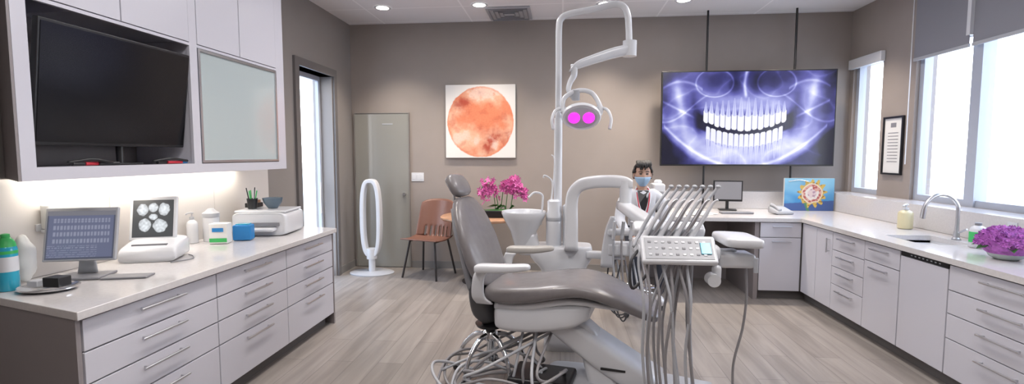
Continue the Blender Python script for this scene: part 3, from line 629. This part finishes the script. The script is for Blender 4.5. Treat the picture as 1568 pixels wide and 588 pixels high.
bx('arm_slot',(.30,-.157,.20),(.46,-.15,.215),M['blk'],g)
g=G('chrome_star_stool_base',(-.50,3.45,0))
cyl('gas_column',(0,0,.12),(0,0,.42),.028,M['chrome'],g)
lathe('hub',[(.05,.28),(.06,.30),(.05,.34),(.03,.36)],(0,0,0),M['chrome'],g)
for i in range(5):
    a=i*2*math.pi/5+.35; c,s=math.cos(a),math.sin(a)
    tube('leg_%d'%i,[(.03*c,.03*s,.32),(.12*c,.12*s,.30),(.22*c,.22*s,.2),(.27*c,.27*s,.06)],[.02,.018,.015,.013],M['chrome'],g)
    ball('caster_%d'%i,(.275*c,.275*s,.03),(.03,.03,.03),M['blk'],g,n=12)
lathe('seat_carrier',[(.02,.37),(.10,.38),(.11,.40),(.001,.41)],(0,0,0),M['blk'],g)
g=G('floor_hoses')
for i in range(10):
    cx,cy=-.42+random.uniform(-.12,.12),3.26+random.uniform(-.1,.1); rx_,ry_=random.uniform(.24,.42),random.uniform(.14,.3); ph=random.uniform(0,6.28)
    n_=9; P=[(cx+rx_*math.cos(ph+k*2*math.pi/n_*.85),cy+ry_*math.sin(ph+k*2*math.pi/n_*.85),.02+.07*i/9+.12*max(0,math.sin(k*.9+i))) for k in range(n_)]
    P=[(-.25+.03*i,3.38,.42)]+[(P[0][0]*.6-.1,P[0][1],.22)]+P
    tube('hose_%d'%i,P,.010,M['hose'] if i%3 else M['plm'],g,k=6,n=8)
# ------------------------------------------------------------------ dental unit: cuspidor, post, lamp, delivery arm
g=G('dental_delivery_unit')
Y0=4.1
loft('unit_tower',[((.02,Y0,.0),(.16,0,0),(0,.15,0)),((.02,Y0,.3),(.16,0,0),(0,.15,0)),((.02,Y0,.62),(.17,0,0),(0,.14,0)),((.0,Y0,.76),(.25,0,0),(0,.14,0)),((.0,Y0,.85),(.25,0,0),(0,.13,0)),((.02,Y0,.86),(.2,0,0),(0,.1,0))],M['plw'],g,e=5)
lathe('cuspidor_body',[(.06,.80),(.08,.86),(.11,.97),(.165,1.07),(.185,1.12),(.182,1.135),(.17,1.13),(.15,1.09),(.09,1.04),(.03,1.03),(.001,1.03)],(-.31,Y0-.02,0),M['plw'],g,n=40)
loft('cuspidor_pedestal',[((-.25,Y0-.01,.78),(.1,0,0),(0,.09,0)),((-.27,Y0-.01,.86),(.09,0,0),(0,.09,0)),((-.29,Y0-.01,.95),(.09,0,0),(0,.09,0))],M['plw'],g,e=3)
tube('rinse_spout',[(-.17,Y0,1.02),(-.155,Y0,1.2),(-.16,Y0,1.27),(-.22,Y0-.02,1.29),(-.27,Y0-.04,1.25)],.009,M['plw'],g)
tube('cup_filler',[(-.09,Y0,1.15),(-.075,Y0,1.34),(-.09,Y0,1.40),(-.14,Y0,1.43),(-.15,Y0,1.41)],.007,M['plw'],g)
tube('water_nozzle',[(-.08,Y0-.05,1.2),(-.06,Y0-.05,1.5),(-.065,Y0-.05,1.58),(-.085,Y0-.05,1.60)],.005,M['plw'],g)
lathe('filter_canister',[(.06,.84),(.065,.86),(.065,1.12),(.055,1.14),(.055,1.22),(.04,1.235),(.001,1.235)],(-.06,Y0-.03,0),M['plw'],g)
lathe('canister_band',[(.0655,1.06),(.0665,1.065),(.0665,1.085),(.0655,1.09)],(-.06,Y0-.03,0),M['plm'],g)
lathe('filter_canister_b',[(.05,.84),(.05,1.18),(.03,1.2),(.001,1.2)],(.06,Y0-.02,0),M['plw'],g)
cyl('post_lower',(-.03,Y0+.03,.84),(-.03,Y0+.03,1.9),.034,M['plw'],g)
tube('post_upper',[(-.03,Y0+.03,1.88),(-.03,Y0+.03,2.3),(-.03,Y0+.03,2.62),(-.01,Y0+.03,2.70),(.06,Y0+.03,2.735),(.25,Y0+.02,2.765),(.40,Y0,2.79),(.475,Y0-.01,2.77),(.51,Y0-.01,2.70),(.52,Y0-.01,2.60),(.525,Y0-.01,2.50)],.026,M['plw'],g,k=8,n=16)
cyl('elbow_hub',(.53,Y0-.01,2.50),(.53,Y0-.01,2.38),.055,M['plw'],g)
loft('lamp_arm',[((.57,Y0-.01,2.44),(0,.035,0),(.015,0,.045)),((.40,Y0-.06,2.40),(0,.035,0),(.01,0,.045)),((.20,Y0-.12,2.33),(0,.032,0),(.01,0,.04)),((.10,Y0-.15,2.29),(0,.028,0),(.012,0,.035)),((.06,Y0-.16,2.26),(0,.02,0),(.012,0,.02))],M['plw'],g,e=2.6)
tube('lamp_drop_arm',[(.09,Y0-.15,2.30),(.09,Y0-.15,2.22),(.06,Y0-.15,2.16),(.05,Y0-.16,2.10),(.09,Y0-.17,2.04)],[.028,.026,.022,.02,.02],M['plw'],g)
LC=Vector((.145,Y0-.25,1.90)); TL=math.radians(-62)
lathe('lamp_head_dome',[(.001,.075),(.06,.07),(.11,.045),(.145,0),(.15,-.03),(.14,-.045),(.12,-.04),(.001,-.035)],LC,M['plw'],g,n=36,rot=(TL,0,0),sc=(1,.72,1))
RM=Matrix.Rotation(TL,4,'X')
lathe('lamp_face',[(.001,-.046),(.118,-.044),(.12,-.038)],LC,M['plm'],g,n=32,rot=(TL,0,0),sc=(1,.70,1))
for s in (-1,1):
    c=LC+RM@Vector((s*.055,0,-.05)); lathe('led_%d'%(s+2),[(.001,-.012),(.035,-.009),(.045,0)],c,M['mag'],g,n=20,rot=(TL,0,0))
    tube('grip_%d'%(s+2),[LC+Vector((s*.12,.03,.06)),LC+Vector((s*.19,-.02,.04)),LC+Vector((s*.22,-.05,-.03)),LC+Vector((s*.21,-.06,-.11))],.012,M['plw'],g)
tube('lamp_yoke',[LC+Vector((-.14,.0,.02)),LC+Vector((-.13,0.02,.13)),LC+Vector((-.03,.04,.19)),LC+Vector((.08,.03,.17)),LC+Vector((.145,0,.06)),LC+Vector((.14,0,.0))],.018,M['plw'],g)
cyl('yoke_pivot',LC+Vector((-.04,.04,.2)),LC+Vector((-.04,.06,.12)),.03,M['plm'],g)
loft('arm_upright',[((.08,3.95,.84),(.055,0,0),(0,.05,0)),((.08,3.95,1.05),(.052,0,0),(0,.05,0)),((.08,3.95,1.22),(.05,0,0),(0,.05,0)),((.10,3.94,1.31),(.045,0,-.02),(0,.05,0)),((.155,3.92,1.365),(.02,0,-.045),(0,.05,0)),((.25,3.88,1.39),(.004,0,-.048),(0,.05,0)),((.38,3.8,1.40),(0,0,-.048),(0,.05,0)),((.47,3.76,1.395),(0,0,-.045),(0,.05,0)),((.52,3.74,1.385),(0,0,-.03),(0,.04,0))],M['plw'],g,e=4,sub=5)
cyl('arm_joint',(.475,3.75,1.41),(.475,3.75,1.19),.045,M['plw'],g)
loft('spring_arm',[((.46,3.78,1.22),(.05,0,0),(0,0,.035)),((.51,3.6,1.19),(.05,.02,0),(0,0,.04)),((.58,3.3,1.15),(.05,.02,0),(0,0,.04)),((.64,3.08,1.12),(.05,.02,0),(0,0,.035))],M['plw'],g,e=4)
loft('assistant_arm',[((.2,4.0,.80),(0,0,.03),(0,.04,0)),((.34,3.97,.80),(0,0,.03),(0,.04,0)),((.5,3.95,.80),(0,0,.028),(0,.035,0))],M['plw'],g,e=4)
loft('assistant_bracket',[((.36,3.92,.72),(.05,0,0),(0,.04,0)),((.37,3.92,.86),(.05,0,0),(0,.04,0)),((.38,3.92,1.02),(.035,0,0),(0,.035,0)),((.40,3.9,1.12),(.02,0,0),(0,.03,0))],M['plw'],g,e=4)
box('assistant_holder',(.50,3.9,1.00),(.28,.09,.05),M['plw'],g,b=.015)
box('assistant_tray',(.50,3.95,.86),(.28,.16,.10),M['plw'],g,b=.02)
for i in range(4):
    x=.40+.065*i; cyl('suction_handle_%d'%i,(x,3.86,.95),(x+.01,3.84,1.09),.014,M['plm'] if i%2 else M['plw'],g,n=12)
    tube('suction_hose_%d'%i,[(x,3.86,.95),(x,3.84,.8),(x+.02,3.84,.58),(x+.05,3.86,.50),(x+.07,3.9,.56),(x+.04,4.0,.78)],.008,M['hose'] if i%2 else M['plm'],g)
hx,hy,hz=.655,2.92,1.06
def Bq(n,c,s,m,b=.01,r=(0,0,0)): return box(n,(hx+c[0],hy+c[1],hz+c[2]),s,m,g,rot=r,b=b)
loft('head_housing',[((hx-.23,hy,hz+.0),(0,.12,0),(0,0,.03)),((hx-.20,hy,hz+.0),(0,.17,0),(0,0,.045)),((hx+.0,hy,hz+.0),(0,.18,0),(0,0,.05)),((hx+.18,hy,hz+.0),(0,.17,0),(0,0,.045)),((hx+.22,hy,hz),(0,.12,0),(0,0,.03))],M['plw'],g,e=5)
rk=(math.radians(50),0,0)
Bq('instrument_holder_bar',(-.04,.0,.11),(.40,.09,.07),M['plw'],.02,(math.radians(30),0,0))
Bq('control_panel_body',(-.02,-.17,.02),(.40,.17,.04),M['plw'],.015,rk)
cs,sn=math.cos(rk[0]),math.sin(rk[0])
def Kq(n,x,a,out,s,m): return Bq(n,(-.02+x,-.17+a*cs+(out)*sn*1.0*-1,.02+a*sn+out*cs),s,m,.002,rk)
Kq('keypad',0,0,.021,(.36,.13,.004),M['plm'])
for r in range(3):
    for c in range(9):
        Kq('key_%d_%d'%(r,c),-.155+c*.036,.038-.038*r,.024,(.018,.013,.004),M['plw'] if (r+c)%3 else M['plg'])
Kq('display_window',.14,.0,.026,(.055,.07,.006),M['cyanliq'])
Bq('tray_arm',(.27,.02,-.02),(.16,.06,.04),M['plw'],.015)
loft('tray_pad',[((hx+.24,hy+.0,hz+.06),(0,.12,0),(0,0,.015)),((hx+.27,hy,hz+.06),(0,.15,0),(0,0,.028)),((hx+.42,hy,hz+.055),(0,.15,0),(0,0,.028)),((hx+.45,hy,hz+.055),(0,.11,0),(0,0,.015))],M['plw'],g,e=6)
Bq('tray_box',(.32,-.02,-.05),(.2,.16,.08),M['plw'],.02)
Bq('side_handle',(.2,-.12,-.11),(.05,.05,.09),M['plw'],.02)
cyl('brake_knob',(hx+.17,hy-.12,hz-.14),(hx+.17,hy-.19,hz-.14),.035,M['plw'],g)
cyl('grip_bar',(hx+.40,hy-.14,hz-.02),(hx+.40,hy-.14,hz-.1),.012,M['plm'],g)
for i in range(7):
    x=hx-.20+i*.043
    b0=Vector((x,hy-.05,hz+.11)); tp=b0+Vector((.165,.02,.25))
    tube('whip_arm_%d'%i,[b0+Vector((-.05,-.04,-.09)),b0,b0.lerp(tp,.5)+Vector((-.010,0,0)),tp],[.009,.011,.010,.008],M['plm'],g,n=10)
    tube('handpiece_%d'%i,[b0+Vector((.005,-.055,-.03)),b0+Vector((.065,-.055,.07)),b0+Vector((.115,-.055,.16)),b0+Vector((.14,-.065,.185))],[.011,.012,.008,.006],M['steel'] if i%2 else M['plw'],g,n=10)
    ball('whip_cap_%d'%i,tp,(.015,.015,.011),M['plm'],g,n=12)
    cyl('holder_cup_%d'%i,(x-.01,hy-.1,hz+.055),(x+.025,hy-.1,hz+.115),.016,M['plg'] if i%2 else M['plw'],g,n=14)
    sx=random.uniform(-.05,.05)
    tube('handpiece_hose_%d'%i,[b0+Vector((.005,-.055,-.03)),(x-.03,hy-.17,hz-.05),(x-.015+sx*.5,hy-.24,hz-.25),(x-.02+sx*1.3,hy-.22,hz-.55),(x+.01+sx*1.5,hy-.2,.25),(x+.05+sx,hy-.1,.08+.03*(i%3)),(x+.09+sx,hy+.05,.18),(x+.07+sx*.5,hy+.1,.6),(hx+.0+.02*i,hy+.08,hz-.04)],.0085,M['hose'] if i%3 else M['plm'],g,k=8,n=8)
tube('right_hose',[(hx+.38,hy-.05,hz-.08),(hx+.385,hy-.06,.8),(hx+.37,hy-.06,.62),(hx+.33,hy-.05,.4),(hx+.34,hy-.02,.1),(hx+.3,hy+.1,.02),(hx+.1,hy+.3,.015)],.007,M['hose'],g)
tube('left_loop_hose',[(hx-.2,hy-.1,hz+.03),(hx-.27,hy-.16,hz-.05),(hx-.26,hy-.15,hz-.2),(hx-.17,hy-.13,hz-.12)],.009,M['hose_d'],g)
for k in range(3):
    tube('slack_cable_%d'%k,[(.38+.05*k,3.95,.78),(.36+.03*k,3.9,.5),(.42+.03*k,3.88,.36-.03*k),(.53,3.9,.40),(.56,4.0,.78)],.006,M['hose_d'],g)
# ------------------------------------------------------------------ seated clinician
PX,PY=.80,5.05
g=G('seated_dental_assistant',(PX,PY,0))
def skinobj(name,verts,edges,radii,m,root=0,lv=2):
    me=bpy.data.meshes.new(name); me.from_pydata(verts,edges,[]); o=bpy.data.objects.new(name,me); link(o,g); me.materials.append(m)
    sk=o.modifiers.new('skin','SKIN'); sk.use_smooth_shade=True
    for i,r in enumerate(radii):
        d=me.skin_vertices[0].data[i]; d.radius=(r,r) if not isinstance(r,tuple) else r; d.use_root=(i==root)
    s=o.modifiers.new('sub','SUBSURF'); s.levels=lv; s.render_levels=lv; return o
V=[(0,0,.76),(0,.01,.88),(0,0,1.03),(0,-.005,1.14),(0,0,1.235),
   (-.11,0,1.195),(-.18,-.005,1.16),(-.225,-.04,.96),(-.17,-.22,.84),(.11,0,1.195),(.18,-.005,1.16),(.225,-.04,.96),(.17,-.22,.84)]
E=[(0,1),(1,2),(2,3),(3,4),(3,5),(5,6),(6,7),(7,8),(3,9),(9,10),(10,11),(11,12)]
skinobj('coat',V,E,[(.15,.11),(.14,.105),(.15,.11),(.14,.095),(.06,.06),.08,.07,.055,.04,.08,.07,.055,.04],M['coatw'])
V=[(0,.01,.80),(-.09,-.02,.78),(-.11,-.22,.775),(-.11,-.42,.74),(-.11,-.43,.45),(-.11,-.40,.30),(.09,-.02,.78),(.11,-.22,.775),(.11,-.42,.74),(.11,-.43,.45),(.11,-.40,.30)]
E=[(0,1),(1,2),(2,3),(3,4),(4,5),(0,6),(6,7),(7,8),(8,9),(9,10)]
skinobj('trousers',V,E,[.12,.09,.08,.062,.052,.042,.09,.08,.062,.052,.042],M['pants'])
for s in (-1,1):
    skinobj('shoe_%d'%(s+2),[(s*.11,-.38,.275),(s*.11,-.45,.265),(s*.11,-.54,.255)],[(0,1),(1,2)],[.038,.042,.032],M['plw'])
    hb=Vector((s*.15,-.27,.85))
    vs=[(s*.17,-.21,.86),tuple(hb),(s*.135,-.33,.845)]; es=[(0,1),(1,2)]; rs=[.026,(.03,.016),(.034,.014)]
    skinobj('palm_%d'%(s+2),vs,es,rs,M['skin'])
    for f_i,(off,L) in enumerate([(-.027,.062),(-.009,.072),(.009,.068),(.026,.052)]):
        b0=Vector((s*.135+off,-.335,.846)); skinobj('finger_%d_%d'%(s+2,f_i),[b0,b0+Vector((0,-L*.45,.004)),b0+Vector((0,-L*.8,-.008)),b0+Vector((0,-L,-.022))],[(0,1),(1,2),(2,3)],[.0095,.009,.008,.007],M['skin'],lv=1)
    b0=Vector((s*.135-s*.03,-.30,.846)); skinobj('thumb_%d'%(s+2),[b0,b0+Vector((-s*.022,-.025,0)),b0+Vector((-s*.03,-.055,-.006))],[(0,1),(1,2)],[.011,.0105,.009],M['skin'],lv=1)
cyl('neck',(0,.005,1.20),(0,-.008,1.33),.05,M['skin'],g,r2=.047)
HC=Vector((0,-.02,1.402))
def headmesh(name,grow,m,cond=None,n=40,yo=0):
    h=n//2; V=[];F=[];keep=[]
    for j in range(h+1):
        t=math.pi*j/h
        for i in range(n):
            a=2*math.pi*i/n; d=Vector((math.sin(t)*math.cos(a),math.sin(t)*math.sin(a),math.cos(t)))
            x,y,z=d.x*.08,d.y*.097,d.z*.122
            if d.z<0: k=1-.32*(-d.z)**1.3; x*=k; y*=(1-.12*(-d.z))
            if d.y<0:
                y*=.93
                y-=.022*gs(x,.014)*gs(z+.022,.028)
                y+=.010*gs(abs(x)-.032,.016)*gs(z-.008,.014)
                y-=.006*gs(x,.03)*gs(z+.06,.012)
                y-=.006*gs(x,.03)*gs(z+.1,.018)
            p=Vector((x,y,z)); p+=d*grow; V.append(p+HC+Vector((0,yo,0))); keep.append(d)
    for j in range(h):
        for i in range(n):
            q=(j*n+i,(j+1)*n+i,(j+1)*n+(i+1)%n,j*n+(i+1)%n)
            if cond and not all(cond(keep[k]) for k in q): continue
            F.append(q)
    return mesh(name,V,F,m,g,smooth=True)
headmesh('head',0,M['skin'])
o=headmesh('surgical_mask',.006,M['mask'],lambda d:d.y<-.12 and -.95<d.z<-.05); md=o.modifiers.new('s','SOLIDIFY'); md.thickness=.003
o=headmesh('hair',.018,M['hair'],lambda d:(d.y>-.05 and d.z>-.35) or d.z>.52 or (abs(d.x)>.8 and d.z>.1)); md=o.modifiers.new('s','SOLIDIFY'); md.thickness=.014
for v in o.data.vertices:
    v.co+=(v.co-HC).normalized()*.014*noise.noise(v.co*45)
for k in range(9):
    a=-.06+.015*k; tube('fringe_%d'%k,[(a*.9,HC.y-.03,HC.z+.13),(a,HC.y-.085,HC.z+.105),(a+.014*math.sin(k*2),HC.y-.1,HC.z+.06+.01*math.cos(k*3))],[.018,.015,.005],M['hair'],g,n=8)
for s in (-1,1):
    ball('eye_%d'%(s+2),(s*.031,HC.y-.076,HC.z+.008),(.0125,.010,.0055),M['cream'],g,n=12); ball('iris_%d'%(s+2),(s*.031,HC.y-.084,HC.z+.008),(.006,.004,.005),M['blk'],g,n=10)
    tube('upper_lid_%d'%(s+2),[(s*.018,HC.y-.083,HC.z+.010),(s*.031,HC.y-.087,HC.z+.016),(s*.045,HC.y-.079,HC.z+.011)],.0028,M['hair'],g,n=6)
    tube('brow_%d'%(s+2),[(s*.014,HC.y-.090,HC.z+.030),(s*.033,HC.y-.088,HC.z+.036),(s*.052,HC.y-.076,HC.z+.030)],.0035,M['hair'],g,n=6)
    ball('ear_%d'%(s+2),(s*.082,HC.y+.005,HC.z-.005),(.012,.02,.032),M['skin'],g,n=12)
    tube('mask_strap_%d'%(s+2),[(s*.07,HC.y-.03,HC.z-.02),(s*.085,HC.y+.0,HC.z+.01),(s*.086,HC.y+.02,HC.z-.01)],.002,M['mask'],g,n=6)
    tube('lanyard_%d'%(s+2),[(s*.045,.03,1.285),(s*.062,-.06,1.235),(s*.05,-.112,1.13),(s*.02,-.125,1.0),(0,-.128,.95)],.007,M['red'],g,n=8)
    tube('lapel_%d'%(s+2),[(s*.05,.02,1.28),(s*.068,-.06,1.22),(s*.05,-.105,1.12),(s*.015,-.118,1.02)],[.012,.016,.014,.008],M['coatw'],g)
mesh('dark_undershirt',[(-.055,-.07,1.25),(.055,-.07,1.25),(.04,-.112,1.12),(0,-.124,1.02),(-.04,-.112,1.12)],[(0,1,2,3,4)],M['blk'],g)
box('id_badge',(0,-.132,.92),(.055,.004,.08),M['paper'],g)
g=G('operator_stool',(PX,PY+.02,0))
lathe('seat',[(.001,.60),(.17,.60),(.19,.62),(.19,.655),(.17,.67),(.001,.67)],(0,0,0),M['vinyl_d'],g); cyl('column',(0,0,.08),(0,0,.6),.025,M['chrome'],g)
lathe('foot_ring',[(.2,.23),(.212,.24),(.2,.25),(.188,.24),(.2,.23)],(0,0,0),M['chrome'],g,caps=False)
for i in range(5):
    a=i*2*math.pi/5+.3; c,s=math.cos(a),math.sin(a); cyl('leg_%d'%i,(0,0,.1),(.26*c,.26*s,.06),.018,M['chrome'],g,r2=.013,n=12); ball('caster_%d'%i,(.26*c,.26*s,.031),(.028,.028,.03),M['blk'],g,n=12); cyl('spoke_%d'%i,(0,0,.24),(.2*c,.2*s,.24),.007,M['chrome'],g,n=8)
# ------------------------------------------------------------------ world, camera
w=bpy.data.worlds.new('sky'); SC.world=w; w.use_nodes=True
bg=w.node_tree.nodes['Background']; tc=w.node_tree.nodes.new('ShaderNodeTexCoord'); sp=w.node_tree.nodes.new('ShaderNodeSeparateXYZ'); rp=w.node_tree.nodes.new('ShaderNodeValToRGB')
rp.color_ramp.elements[0].position=.0; rp.color_ramp.elements[0].color=(.95,.97,1,1); rp.color_ramp.elements[1].position=.6; rp.color_ramp.elements[1].color=(.55,.72,1,1)
w.node_tree.links.new(tc.outputs['Generated'],sp.inputs[0]); w.node_tree.links.new(sp.outputs['Z'],rp.inputs[0]); w.node_tree.links.new(rp.outputs[0],bg.inputs[0]); bg.inputs[1].default_value=7.0
f=760.0
cam=bpy.data.cameras.new('camera'); co=bpy.data.objects.new('camera',cam); link(co)
cam.sensor_width=36; cam.lens=36*f/1568; cam.clip_start=.02
co.location=(0,0,1.6); co.rotation_euler=(math.pi/2-math.atan(57/f),0,math.atan(76/f))
SC.camera=co
